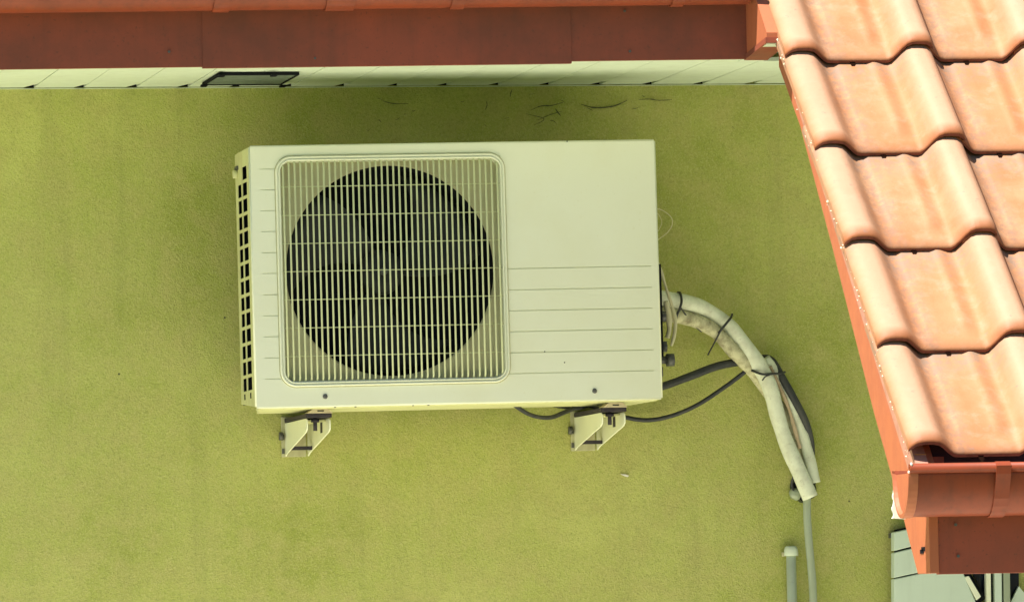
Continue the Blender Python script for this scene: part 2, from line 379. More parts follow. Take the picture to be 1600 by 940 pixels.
# upper gutter
R2 = 0.062; zb = P(600, 14, 0.70).z; ZT2 = zb + 0.072
yo = lambda x: fy(x) - fy(0)
YC2 = fy(0) - 0.014 - R2 - 0.006
ug = thing('roof_gutter', 'red half round gutter running along the top edge of the picture above the fascia', 'gutter', (-0.4, YC2, ZT2 - 0.07), 'half round red roof gutters')
mb = MB(); gutter(mb, -4.0, XR - 0.012, YC2, ZT2, R2, 0.072, yoff=yo)
obj('gutter_trough', mb, 'gutter', ug)
obj('gutter_bead', MB().cyl((-4.0, YC2 - R2 + yo(-4.0), ZT2), (XR - 0.012, YC2 - R2 + yo(XR), ZT2), 0.008, 12), 'gutter', ug)
mb = MB().prism([(XR - 0.012, YC2 + yo(XR) + y, ZT2 + z) for y, z in gutter_profile(R2, 0.072, 0.003)[:15]], (0.003, 0, 0)); obj('end_cap', mb, 'gutter', ug)
for px, wd in ((347, 0.034), (530, 0.060), (711, 0.028), (1048, 0.026)):
    x = P(px, 5, 0.7).x
    obj('gutter_strap', strap(x, wd, YC2, ZT2, R2, 0.072, yo(x)), 'gutter', ug)
# lower gutter
FD = 1.98; R1, B1 = 0.066, 0.088; YC1 = -(FD + 0.018 + R1)
zt1 = P(1500, 731, FD + 2 * R1 + 0.02).z; GX0 = P(1421, 727, FD + 2 * R1 + 0.02).x
zb1 = P(1500, 806, -YC1).z; B1 = zt1 - zb1
lg = thing('roof_gutter', 'terracotta red half round gutter below the orange roof tiles at lower right', 'gutter', (GX0 + 0.3, YC1, zb1), 'half round red roof gutters')
mb = MB(); gutter(mb, GX0 + 0.002, 2.1, YC1, zt1, R1, B1, n=20); obj('gutter_trough', mb, 'gutter', lg)
obj('gutter_bead', MB().cyl((GX0, YC1 - R1 - 0.001, zt1 + 0.001), (2.1, YC1 - R1 - 0.001, zt1 + 0.001), 0.0095, 16), 'gutter', lg)
pro = gutter_profile(R1 + 0.0022, B1 + 0.0022, 0.003, 20)[:21]
ec = MB(); n_ = len(pro); cc = V((GX0 - 0.010, YC1, zt1 - B1 * 0.42))
ring0 = [V((GX0 + 0.017, YC1 + y, zt1 + z)) for y, z in pro]; ring1 = [V((GX0 - 0.002, YC1 + y, zt1 + z)) for y, z in pro]
ring2 = [p.lerp(V((p.x, cc.y, cc.z)), 0.13) + V((-0.001, 0, 0)) for p in ring1]; ring3 = [p.lerp(V((p.x, cc.y, cc.z)), 0.20) + V((0.006, 0, 0)) for p in ring1]
vs = ring0 + ring1 + ring2 + ring3
fs = []
for a in range(3): fs += [(a * n_ + i, a * n_ + i + 1, (a + 1) * n_ + i + 1, (a + 1) * n_ + i) for i in range(n_ - 1)]
fs.append(tuple(range(3 * n_, 4 * n_)))
ec.add(vs, fs); obj('end_cap', ec, 'barge', lg)
xs_ = P(1560, 730, 2.1).x
obj('gutter_strap', strap(xs_, 0.029, YC1, zt1, R1, B1), 'gutter', lg)
obj('gutter_strap', strap(xs_ + 0.62, 0.029, YC1, zt1, R1, B1), 'gutter', lg)
# sealant squeezed out behind the end cap
ql = [(1395, 752), (1397, 766), (1396, 778), (1394, 790), (1396, 801), (1395, 809)]; qr = [(1402, 750), (1401, 768), (1404, 781), (1407, 792), (1411, 800), (1416, 810)]
outl = []
for q_, sg in ((ql, 1), (qr[::-1], -1)):
    for a_, b_ in zip(q_, q_[1:] + q_[-1:]):
        for t in (0, .33, .66): outl.append(P(a_[0] + (b_[0] - a_[0]) * t + random.uniform(-1.6, 1.6), a_[1] + (b_[1] - a_[1]) * t + random.uniform(-.8, .8), FD + .025))
obj('sealant', MB().prism(outl, (0, 0.006, 0)), 'white', lg)
for px, py, r in ((1424, 725, .004), (1420, 737, .003)):
    c = P(px, py, FD + 2 * R1 + 0.025)
    obj('sealant_drop', MB().sweep([c + V((-r * .6, 0, 0)), c, c + V((r * .7, 0, 0))], [r * .4, r, r * .3], 8, wob=.2), 'white', lg)

# ------------------------------------------------------------------ lower tiled roof
XB = 0.441
roof = thing('tiled_roof', 'sunlit orange clay tiled roof sloping down in front of the wall at right', 'roof', (0.445, -2.0, 3.57))
REF = V((0.445, -2.0, 3.83)); GA = 0.33; PW = 0.243
SD = V((0, -ca, -sa)); NN = V((0, -sa, ca))
HL, HR, TH = 0.032, 0.047, 0.0135
def sstep(a, b, x): t = min(1, max(0, (x - a) / (b - a))); return t * t * (3 - 2 * t)
def hprof(u, f=1.0):
    def crest(d, h, wd): return h * (0.70 * (1 - sstep(0.016, wd, abs(d))) + 0.30 * math.cos(PI / 2 * abs(d) / wd)) if abs(d) < wd else 0
    h = crest(u, HL, 0.057)
    h = max(h, crest(u - PW, HR, 0.059))
    def st(a, b, x): t = min(1, max(0, (x - a) / (b - a))); return t * t * (3 - 2 * t)
    sh = f * (0.0050 * st(0.070, 0.080, u) + 0.0045 * st(0.140, 0.150, u) - 0.0065 * st(0.155, 0.182, u))
    return max(h, sh) if 0.06 < u < 0.2 else h
US = [-0.037, -0.030, -0.022, -0.011, 0, 0.011, 0.022, 0.030, 0.038, 0.046, 0.054, 0.062, 0.070, 0.075, 0.080, 0.108, 0.138, 0.145, 0.151, 0.156, 0.161, 0.167, 0.176,
      0.184, 0.192, 0.201, 0.210, 0.219, 0.229, 0.240, 0.251, 0.260, 0.268, 0.274]
SS = [-0.425, -0.30, -0.20, -0.12, -0.085, -0.068, -0.050, -0.030, -0.014, -0.005, 0.0]
def tile_mesh():
    mb = MB(); nu, ns = len(US), len(SS)
    def top(u, s):
        lip = 0.0
        if s > -0.016: lip = -0.0065 * ((s + 0.016) / 0.016) ** 2
        swell = 0.0018 * math.exp(-((s + 0.022) / 0.012) ** 2)
        # the pan dips a little towards the head of the tile
        return hprof(u, min(1, max(0, (-s - .045) / .035))) + 0.019 * s / 0.33 + lip + swell
    def pt(u, s, n): return V((u, 0, 0)) + SD * s + NN * (n - HL)
    vs = [pt(u, s, top(u, s)) for s in SS for u in US]
    mb.add(vs, [(i * nu + j, i * nu + j + 1, (i + 1) * nu + j + 1, (i + 1) * nu + j) for i in range(ns - 1) for j in range(nu - 1)], True)
    return mb, pt, top
def build_tile():
    mb, pt, top = tile_mesh(); nu, ns = len(US), len(SS)
    me_v = list(mb.v); fs = list(mb.f); sm = list(mb.sm); mi = [0] * len(fs)
    b0 = len(me_v)
    for s in SS:
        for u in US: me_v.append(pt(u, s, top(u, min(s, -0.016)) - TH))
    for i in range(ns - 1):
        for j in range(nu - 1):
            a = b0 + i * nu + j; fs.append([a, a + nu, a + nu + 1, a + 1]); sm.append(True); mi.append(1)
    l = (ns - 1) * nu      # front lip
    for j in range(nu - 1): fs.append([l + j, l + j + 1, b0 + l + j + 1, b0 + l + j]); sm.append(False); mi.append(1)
    for i in range(ns - 1):
        for j, flip in ((0, 0), (nu - 1, 1)):
            a, b = i * nu + j, (i + 1) * nu + j; fs.append([a, b, b0 + b, b0 + a]); sm.append(False); mi.append(0)
    # wedge under the middle of the pan, painted dark as the shaded gap
    n0 = len(me_v); uc = 0.108
    for u, s, n in ((uc - .005, -.004, -.010), (uc + .005, -.004, -.010), (uc, 0.000, -.019), (uc - .0055, .0035, -.0125), (uc + .0055, .0035, -.0125), (uc, .022, -.0178)):
        me_v.append(pt(u, s, n + 0.001))
    for f in ((0, 1, 2), (3, 5, 4), (0, 3, 4, 1), (1, 4, 5, 2), (2, 5, 3, 0)): fs.append([n0 + k for k in f]); sm.append(False); mi.append(2)
    # object space: x across, y up the slope, so the material can find the lip; store rotated
    me = bpy.data.meshes.new('roof_tile')
    rot = Matrix.Rotation(-AP, 3, 'X')
    me.from_pydata([tuple(rot @ v) for v in me_v], [], fs)
    for p, s_, k in zip(me.polygons, sm, mi): p.use_smooth = s_; p.material_index = k
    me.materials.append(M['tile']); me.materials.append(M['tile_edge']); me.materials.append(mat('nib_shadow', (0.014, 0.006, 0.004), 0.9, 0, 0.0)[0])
    bm = bmesh.new(); bm.from_mesh(me); bmesh.ops.recalc_face_normals(bm, faces=bm.faces); bm.to_mesh(me); bm.free()
    return me
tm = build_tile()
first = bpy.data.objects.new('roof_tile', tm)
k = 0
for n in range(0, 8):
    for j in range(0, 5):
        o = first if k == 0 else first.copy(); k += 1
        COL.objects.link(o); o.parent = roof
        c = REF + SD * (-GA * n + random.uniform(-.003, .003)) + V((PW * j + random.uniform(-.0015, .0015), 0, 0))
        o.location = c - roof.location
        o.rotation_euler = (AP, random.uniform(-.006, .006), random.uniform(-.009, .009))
# deck under the tiles
def rp(y, drop): return 3.83 + (y + 2.0) * math.tan(AP) - drop     # height of the crest line at y, minus drop
mb = MB(); y0, y1 = -1.93, 0.1
mb.hexa([(XB + .02, y0, rp(y0, .085)), (2.0, y0, rp(y0, .085)), (2.0, y1, rp(y1, .085)), (XB + .02, y1, rp(y1, .085)),
         (XB + .02, y0, rp(y0, .068)), (2.0, y0, rp(y0, .068)), (2.0, y1, rp(y1, .068)), (XB + .02, y1, rp(y1, .068))])
obj('roof_deck', mb, 'dark', roof)
# bargeboard
bp = [PX(1217, 105, XB), PX(1250, 197, XB), PX(1300, 385, XB), PX(1366, 647, XB), PX(1412, 811, XB), PX(1434, 896, XB)]
poly = [(p.y, p.z) for p in bp] + [(-FD - 0.016, bp[-1].z), (-FD - 0.016, rp(-FD, .068) - 0.01)] + [(y, rp(y, 0.062)) for y in (-1.95, -1.6, -1.2, -0.8, bp[0].y)]
obj('bargeboard', MB().prism([(XB, y, z) for y, z in poly], (0.018, 0, 0)), 'barge', roof, bevel=0.001)
# folded metal flashing between tile edge and board
fl = MB(); ya, yb = -0.62, -1.99
for (xa, da, xb_, db) in ((XB - 0.022, 0.062, XB + 0.003, 0.055), (XB - 0.022, 0.088, XB - 0.019, 0.0622)):
    e_ = 0.03 if da > .07 else 0
    fl.hexa([(xa, yb, rp(yb, da + e_)), (xb_, yb, rp(yb, da + e_)), (xb_, ya, rp(ya, da)), (xa, ya, rp(ya, da)),
             (xa, yb, rp(yb, db)), (xb_, yb, rp(yb, db)), (xb_, ya, rp(ya, db)), (xa, ya, rp(ya, db))])
obj('verge_flashing', fl, 'flash', roof)
# mortar crumbs along the verge
for k in range(90):
    y = random.uniform(-1.98, -0.75); c = V((XB - 0.036 + random.uniform(-.003, .006), y, rp(y, 0.040 + random.uniform(-.006, .016)))); r = random.uniform(.0008, .0026)
    q = [c + V(d) * r * random.uniform(.6, 1.4) for d in ((1, 0, 0), (-1, 0, 0), (0, 1, 0), (0, -1, 0), (0, 0, 1), (0, 0, -1))]
    if k == 0: cr = MB()
    cr.add(q, [(0, 2, 4), (2, 1, 4), (1, 3, 4), (3, 0, 4), (2, 0, 5), (1, 2, 5), (3, 1, 5), (0, 3, 5)])
co_ = obj('mortar_crumbs', cr, 'foam', roof, kind='stuff')
# fascia of the lower roof
zf = P(1500, 896, FD).z
obj('fascia_board', MB().box((XB + 0.018, -FD - 0.012, zf), (2.1, -FD + 0.008, 3.768)), 'fascia', roof, bevel=0.001)
obj('eaves_shade_board', MB().box((XB + .02, -1.935, 3.74), (2.1, -1.915, rp(-1.93, .056))), 'eaves_shade', roof)  # dark board added for the shade between bottom tiles and gutter
obj('eaves_block', MB().box((XB - 0.018, -FD + 0.01, 3.74), (XB + 0.004, -FD + 0.05, rp(-FD, 0.045))), 'wood', roof)
obj('eaves_batten', MB().box((XB + 0.02, -FD + 0.035, 3.74), (XB + 0.045, -FD + 0.07, rp(-FD, 0.050))), 'fascia', roof)
for px, py in ((1443, 857), (1441, 861)):
    c = PX(px, py, XB); obj('nail_hole', MB().box((XB - 0.0012, c.y - .014, c.z - .004), (XB + .001, c.y + .014, c.z + .004)), 'dark', roof)
for px, py in ((1493, 819), (1497, 868)):
    c = P(px, py, FD + 0.013); obj('nail', MB().cyl(c + V((0, -0.003, 0)), c, 0.003, 8), 'bolt', roof)

# ------------------------------------------------------------------ boarded box and window at lower right
bd = thing('boarded_box', 'pale grey green boarded box against the wall below the red fascia corner', 'boarding', P(1397, 940, 0.05))
def on(px, py, d=0.05): return P(px, py, d)
edges = [((1397, 829), (1640, 775)), ((1397, 861), (1640, 800)), ((1397, 903), (1640, 850)), ((1397, 960), (1640, 920)), ((1397, 1080), (1640, 1050))]
for k in range(4):
    (ax, ay), (bx, by) = edges[k]; (cx, cy), (dx, dy) = edges[k + 1]
    q = [on(ax, ay + 2), on(bx, by + 2), on(dx, dy - 1), on(cx, cy - 1)]
    if k >= 2: q = [on(ax, ay + 2), on(bx if k < 2 else 1503, by + 2 if k < 2 else 884), on(1503 if k == 2 else 1560, 901 if k == 2 else 1060), on(cx, cy - 1)]
    if k == 2: q = [on(1397, 904), on(1500, 882), on(1526, 943), on(1397, 961)]
    if k == 3: q = [on(1397, 963), on(1527, 945), on(1580, 1060), on(1397, 1080)]
    obj('siding_board', MB().prism(q, (0, 0.03, 0)), 'siding', bd, bevel=0.002)
obj('board_backing', MB().prism([on(1399, 827, 0.015), on(1500, 805, 0.015), on(1500, 900, 0.015), on(1560, 1060, 0.015), on(1399, 1080, 0.015)], (0, 0.012, 0)), 'dark', bd)
obj('corner_strip', MB().prism([on(1391, 832, 0.02), on(1450, 818, 0.02), on(1450, 824, 0.02), on(1391, 840, 0.02)], (0, 0.018, 0)), 'bolt', bd)
win = thing('window', 'dark window with pale frame bars and slanted sash under the red fascia', 'window', P(1550, 940, 0.02))
obj('window_pane', MB().prism([on(1512, 880, .012), on(1592, 880, .012), on(1592, 915, .012), on(1578, 945, .012), on(1560, 1060, .012), on(1545, 1060, .012), on(1540, 936, .012)], (0, .008, 0)), 'glass', win)
obj('slanted_sash', MB().prism([on(1507, 901, .05), on(1514, 899, .05), on(1533, 931, .05), on(1526, 937, .05)], (0, .025, 0)), 'ac_white', win, bevel=.001)
obj('sash_rim', MB().prism([on(1500, 897, .03), on(1516, 894, .03), on(1541, 934, .03), on(1526, 945, .03)], (0, .014, 0)), 'dark', win)
for a, b, mm in ((1541, 1548, 'ac_white'), (1554, 1565, 'siding'), (1568, 1578, 'pvc')):
    obj('frame_bar', MB().prism([on(a, 880, .045), on(b, 880, .045), on(b + 2, 1040, .045), on(a + 2, 1040, .045)], (0, .02, 0)), mm, win, bevel=.001)
obj('side_reveal', MB().prism([on(1592, 915, .03), on(1600, 925, .03), on(1604, 1060, .03), on(1562, 1060, .03), on(1578, 943, .03)], (0, .012, 0)), 'siding', win)

# ------------------------------------------------------------------ air conditioner
AR = math.radians(0.50)
A0 = V((-0.188, -0.08, 3.9665))
ac = thing('air_conditioner', 'white split air conditioner outdoor unit with round fan grille mounted on the green wall', 'air conditioner', A0)
ac.rotation_euler = (0, -AR, 0)
RI = Matrix.Rotation(AR, 3, 'Y')
FY = -0.30; HW = 0.437; HT = 0.553
def A(px, py, y=FY):
    """point of the photograph on the plane y (unit's own space)"""
    p = P(px, py, 0.08 - y) - A0; return RI @ p
# outline
lx, rx = -HW, HW
tl, tr, bl, br = A(392, 232), A(1023, 219), A(400, 634), A(1032, 622)
lx = (tl.x + bl.x) / 2; rx = (tr.x + br.x) / 2; bz = (bl.z + br.z) / 2; tz = (tl.z + tr.z) / 2
g0, g1 = A(431, 245), A(796, 594)           # outer rim of the fan grille
gx0, gx1 = (A(431, 400).x + A(440, 560).x) / 2, (A(788, 300).x + A(797, 560).x) / 2
gz1, gz0 = (A(600, 242).z), (A(600, 601).z)
zg = [A(795, y).z for y in (419.8, 453, 485.5, 518, 551, 583.5)]
zl = [A(430, y).z for y in (264, 296.5, 329, 361.5, 394.5)] + zg
hgv = 0.0010
cutx0, cutx1, cutz0, cutz1 = gx0 + .0115, gx1 - .0115, gz0 + .0115, gz1 - .0115
lgx0, lgx1 = A(410, 420).x, gx0 + 0.004
rgx0, rgx1 = gx1 - 0.004, A(1019, 480).x
xs = sorted([lx, lgx0, lgx1, cutx0, cutx1, rgx0, rgx1, rx])
zs = [bz, cutz0, cutz1, tz]
for z in zl: zs += [z - hgv, z + hgv]
zs = sorted(zs)
def dep(i, j):
    xc = (xs[i] + xs[i + 1]) / 2; zc = (zs[j] + zs[j + 1]) / 2
    if cutx0 < xc < cutx1 and cutz0 < zc < cutz1: return None
    if lgx0 < xc < lgx1 and any(abs(zc - z) < hgv for z in zl): return 0.002
    if rgx0 < xc < rgx1 and any(abs(zc - z) < hgv for z in zg): return 0.002
    return 0.0
mb = MB(); relief(mb, xs, zs, dep, lambda x, y, z: V((x, FY + y, z)))
fp = obj('front_panel', mb, 'ac_white', ac, local=True)
# rounded edge trim round the front panel
ed = 0.004
def frame_edge(mb, pts, r): mb.sweep(pts, r, 10)
mb = MB()
for a, b in (((lx, bz), (lx, tz)), ((lx, tz), (rx, tz)), ((rx, tz), (rx, bz)), ((rx, bz), (lx, bz))):
    mb.cyl((a[0] * .999, FY + ed, a[1]), (b[0] * .999, FY + ed, b[1]), ed, 12)
obj('panel_edge', mb, 'ac_white', ac, local=True)
# cabinet behind the front: top, right side, base, back
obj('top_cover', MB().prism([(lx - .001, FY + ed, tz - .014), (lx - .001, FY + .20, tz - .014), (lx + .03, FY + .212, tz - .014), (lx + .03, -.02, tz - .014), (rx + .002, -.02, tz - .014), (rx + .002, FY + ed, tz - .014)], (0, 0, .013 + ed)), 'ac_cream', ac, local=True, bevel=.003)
obj('side_panel', MB().box((rx - .002, FY + ed, bz), (rx + .004, -0.02, tz - .015)), 'ac_white', ac, local=True, bevel=.0015)
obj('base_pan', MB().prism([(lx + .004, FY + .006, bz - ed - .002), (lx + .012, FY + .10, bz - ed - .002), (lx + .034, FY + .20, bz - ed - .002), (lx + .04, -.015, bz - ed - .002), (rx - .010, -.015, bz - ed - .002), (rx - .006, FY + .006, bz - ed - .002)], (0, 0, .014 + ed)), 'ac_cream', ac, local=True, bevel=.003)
obj('back_panel', MB().box((lx + .04, -0.03, bz + .013), (rx - .003, -0.021, tz - .016)), 'coil', ac, local=True)
# left side louvre panel: two columns of openings
SD2 = 0.205
ys = [0.0]; 
h0 = P(384, 300, 0).y
def sy(px, py=400):   # depth of a photo column on the left side plane
    p = RI @ (PX(px, py, A0.x + lx) - A0); return p.y
c1a, c1b, c0a, c0b = 0.034, 0.100, 0.118, 0.170      # distance behind the front face (front column, rear column)
pitch = A(388, 295).z - A(388, 320.4).z
ztop = tz - (A(392, 232).z - A(392, 258).z)
zsl = [bz, tz - .001]; rows = []
for r_ in range(14):
    a = ztop - r_ * pitch; b = a - pitch * 0.80; rows.append((b, a)); zsl += [a, b]
zsl = sorted(zsl); ysl = [0.004, c1a, c1b, c0a, c0b, SD2]
def dep2(i, j):
    yc = (ysl[i] + ysl[i + 1]) / 2; zc = (zsl[j] + zsl[j + 1]) / 2
    for k, (a, b) in enumerate(rows):
        if a < zc < b:
            if c1a < yc < c1b: return None
            if c0a < yc < c0b and k > 0: return None
    return 0.0
mb = MB(); relief(mb, ysl, zsl, dep2, lambda x, y, z: V((lx - .004 + y, FY + x, z + (x * .062 if z < bz + .0001 else 0))), 0.0012)
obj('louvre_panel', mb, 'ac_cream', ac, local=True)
obj('louvre_backing', MB().box((lx + .0, FY + SD2 - .006, bz + .01), (lx + .030, FY + SD2 - .001, tz - .02)), 'dark', ac, local=True)  # dark plate added so the openings look shaded inside
obj('side_infill', MB().box((lx + .026, FY + SD2 + .001, bz + .016), (lx + .040, -.03, tz - .016)), 'ac_cream', ac, local=True)
obj('coil', MB().box((lx + .030, FY + .012, bz + .01), (lx + .034, FY + SD2, tz - .02)), 'dark', ac, local=True)  # near-black colour stands in for the shade behind the louvres
obj('side_knob', MB().cyl((lx - .014, FY + .17, tz - .045), (lx - .003, FY + .17, tz - .045), .009, 14), 'ac_cream', ac, local=True)
obj('side_clip', MB().box((lx - .008, FY + .155, tz - .036), (lx - .0035, FY + .19, tz - .028)), 'bolt', ac, local=True)
for k in (0, 1):
    obj('side_slot', MB().box((lx - .0046, FY + (.05, .14)[k], bz + .020), (lx - .0035, FY + (.065, .155)[k], bz + .032)), 'dark', ac, local=True)
# grille: rim, wires, shroud plate with round opening
def rrect(x0, x1, z0, z1, r, n=8):
    pts = []
    for cx, cz, a0 in ((x1 - r, z1 - r, 0), (x0 + r, z1 - r, PI / 2), (x0 + r, z0 + r, PI), (x1 - r, z0 + r, 1.5 * PI)):
        for k in range(n + 1): a = a0 + PI / 2 * k / n; pts.append((cx + r * math.cos(a), cz + r * math.sin(a)))
    return pts
def ring(mb, prof, x0, x1, z0, z1, r):
    n = None
    for k, (ins, y) in enumerate(prof):
        p = rrect(x0 + ins, x1 - ins, z0 + ins, z1 - ins, max(.002, r - ins)); n = len(p)
        mb.v += [V((a, FY + y, b)) for a, b in p]
    b = len(mb.v) - n * len(prof)
    for k in range(len(prof) - 1):
        for i in range(n):
            mb.f.append([b + k * n + i, b + k * n + (i + 1) % n, b + (k + 1) * n + (i + 1) % n, b + (k + 1) * n + i]); mb.sm.append(True)
mb = MB(); ring(mb, [(0, .001), (0, -.0035), (.0012, -.0055), (.0035, -.0055), (.0045, -.002), (.0062, -.002), (.0072, -.0055), (.0090, -.0055), (.0100, -.003), (.0110, .010), (.0125, .020)], gx0, gx1, gz0, gz1, .034)
gr = obj('fan_grille', mb, 'ac_white', ac, local=True)
# dark seam around the rim
mb = MB(); ring(mb, [(-.0022, -.0003), (.0, -.0007), (.001, -.0007)], gx0, gx1, gz0, gz1, .034)
obj('rim_seam', mb, 'ac_tan', gr, local=True)
wx0, wx1, wz0, wz1 = gx0 + .010, gx1 - .010, gz0 + .009, gz1 - .009
nW = 38; wyr = .0022
rad = .022
for k in range(nW):
    x = wx0 + (wx1 - wx0) * (k + .5) / nW
    e = min(x - wx0, wx1 - x); cut = 0.0 if e > rad else rad - math.sqrt(max(0, rad * rad - (rad - e) ** 2))
    za, zb_ = wz0 + cut, wz1 - cut
    lean = 0.0
    pts = [(x, FY + .016, za - .002), (x, FY + .004, za + .001), (x, FY - .0045, za + .009), (x, FY - .0045, zb_ - .009), (x, FY + .004, zb_ - .001), (x, FY + .016, zb_ + .002)]
    obj('grille_wire', MB().sweep(pts, wyr, 6), 'wire', gr, local=True)
for y in (246.5, 289.5, 334, 378, 421.5, 465.5, 509.5, 553.5):
    z = A(600, y).z
    obj('cross_wire', MB().cyl((wx0 - .002, FY + .0005, z), (wx1 + .002, FY + .0005, z), .00115, 6), 'wire', gr, local=True)
fc = A(611.5, 422); RH = (A(774, 422).x - A(449, 422).x) / 2 * 1.0
fc = V(((A(774, 422).x + A(449, 422).x) / 2, 0, fc.z))
PYO = FY + .020
n = 72; mb = MB()
def sq(a):   # point on the square outline in direction a
    x0, x1, z0, z1 = gx0 + .008, gx1 - .008, gz0 + .008, gz1 - .008
    c, s_ = math.cos(a), math.sin(a); t = 9
    if c > 1e-6: t = min(t, (x1 - fc.x) / c)
    if c < -1e-6: t = min(t, (x0 - fc.x) / c)
    if s_ > 1e-6: t = min(t, (z1 - fc.z) / s_)
    if s_ < -1e-6: t = min(t, (z0 - fc.z) / s_)
    return fc.x + c * t, fc.z + s_ * t
ringsv = []
for k in range(n):
    a = 2 * PI * k / n; x, z = sq(a); ringsv.append(V((x, PYO, z)))
for rr_, yy in ((RH + .003, 0), (RH, .003), (RH - .001, .012), (RH - .001, .11)):
    for k in range(n): a = 2 * PI * k / n; ringsv.append(V((fc.x + math.cos(a) * rr_, PYO + yy, fc.z + math.sin(a) * rr_)))
mb.add(ringsv[:2 * n + n], [(r_ * n + k, r_ * n + (k + 1) % n, (r_ + 1) * n + (k + 1) % n, (r_ + 1) * n + k) for r_ in (0, 1) for k in range(n)])
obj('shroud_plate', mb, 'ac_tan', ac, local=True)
mb = MB(); mb.add(ringsv[2 * n:], [(r_ * n + k, r_ * n + (k + 1) % n, (r_ + 1) * n + (k + 1) % n, (r_ + 1) * n + k) for r_ in (0, 1) for k in range(n)], True)
obj('fan_duct', mb, 'dark', ac, local=True)
fan = obj('fan', MB().sweep([(fc.x - .01, FY + .050, fc.z), (fc.x - .01, FY + .056, fc.z), (fc.x - .01, FY + .11, fc.z)], [.022, .045, .05], 28), 'fan', ac, local=True)
obj('motor_shaft', MB().cyl((fc.x - .01, FY + .038, fc.z), (fc.x - .01, FY + .052, fc.z), .008, 14), 'bolt', fan, local=True)
for bl_ in range(3):
    a0 = math.radians(255 + bl_ * 120); mb = MB(); nr, na = 8, 10; vs = []
    for i in range(nr + 1):
        r = .042 + (RH - .052) * i / nr; span = math.radians(46 + 22 * i / nr); sw = math.radians(28) * (i / nr) ** 1.5
        for j in range(na + 1):
            t = j / na; a = a0 + sw + span * (t - .5)
            vs.append(V((fc.x - .01 + r * math.cos(a), FY + .055 + .045 * t + .006 * math.sin(PI * t), fc.z + r * math.sin(a))))
    mb.add(vs, [(i * (na + 1) + j, i * (na + 1) + j + 1, (i + 1) * (na + 1) + j + 1, (i + 1) * (na + 1) + j) for i in range(nr) for j in range(na)], True)
    o = obj('fan_blade', mb, 'fan', fan, local=True); sd = o.modifiers.new('solid', 'SOLIDIFY'); sd.thickness = .003
mb = MB().box((gx0 + .0, FY + .14, gz0), (gx1, FY + .15, gz1)); obj('rear_coil', mb, 'dark', ac, local=True)
# screws and small marks on the front
for px, py, r, d in ((508, 619, .0052, 1), (929, 610.5, .0052, 1)):
    c = A(px, py); s_ = obj('screw', MB().sweep([c + V((0, .001, 0)), c + V((0, -.002, 0)), c + V((0, -.0035, 0))], [r, r, r * .5], 14), 'bolt', ac, local=True)
for px, py in ((851, 549), (882, 566), (886, 221)):
    c = A(px, py); obj('chip', MB().cyl(c + V((0, -.0008, 0)), c, .0014, 6), 'dark', ac, local=True)
for px in (524, 556, 646, 670):
    c = A(px, 637); obj('drain_slot', MB().box((c.x - .002, FY + .003, bz - ed - .0015), (c.x + .002, FY + .0055, bz - .003)), 'dark', ac, local=True)
# feet
feet = []
# service valves and their nuts on the right-hand side
for zz, k in ((.18, 0), (.115, 1)):
    y0_ = -.16
    b = MB().cyl((rx + .003, y0_, zz), (rx + .030, y0_, zz), .013, 12); b.cyl((rx + .012, y0_, zz - .020), (rx + .012, y0_, zz + .020), .010, 6)
    vv = obj('service_valve', b, 'bolt', ac, local=True)
    obj('valve_cap', MB().cyl((rx + .030, y0_, zz), (rx + .043, y0_, zz), .012, 6), 'bolt', vv, local=True)
    obj('valve_cap', MB().cyl((rx + .012, y0_, zz - .035), (rx + .012, y0_, zz - .021), .009, 6), 'bolt', vv, local=True)
vb = MB().cyl((rx + .014, -.19, .052), (rx + .014, -.19, .150), .0105, 12); vb.cyl((rx + .010, -.19, .085), (rx + .036, -.19, .085), .0085, 10)
vb.cyl((rx + .014, -.19, .050), (rx + .014, -.19, .070), .0135, 6); vb.cyl((rx + .014, -.19, .100), (rx + .014, -.19, .125), .014, 6)
vo = obj('service_valve', vb, 'bolt', ac, local=True)
obj('valve_cap', MB().cyl((rx + .036, -.19, .085), (rx + .052, -.19, .085), .014, 12), 'bolt', vo, local=True)
obj('valve_plate', MB().box((rx + .0045, -.23, .09), (rx + .022, -.08, .29)), 'dark', ac, local=True)

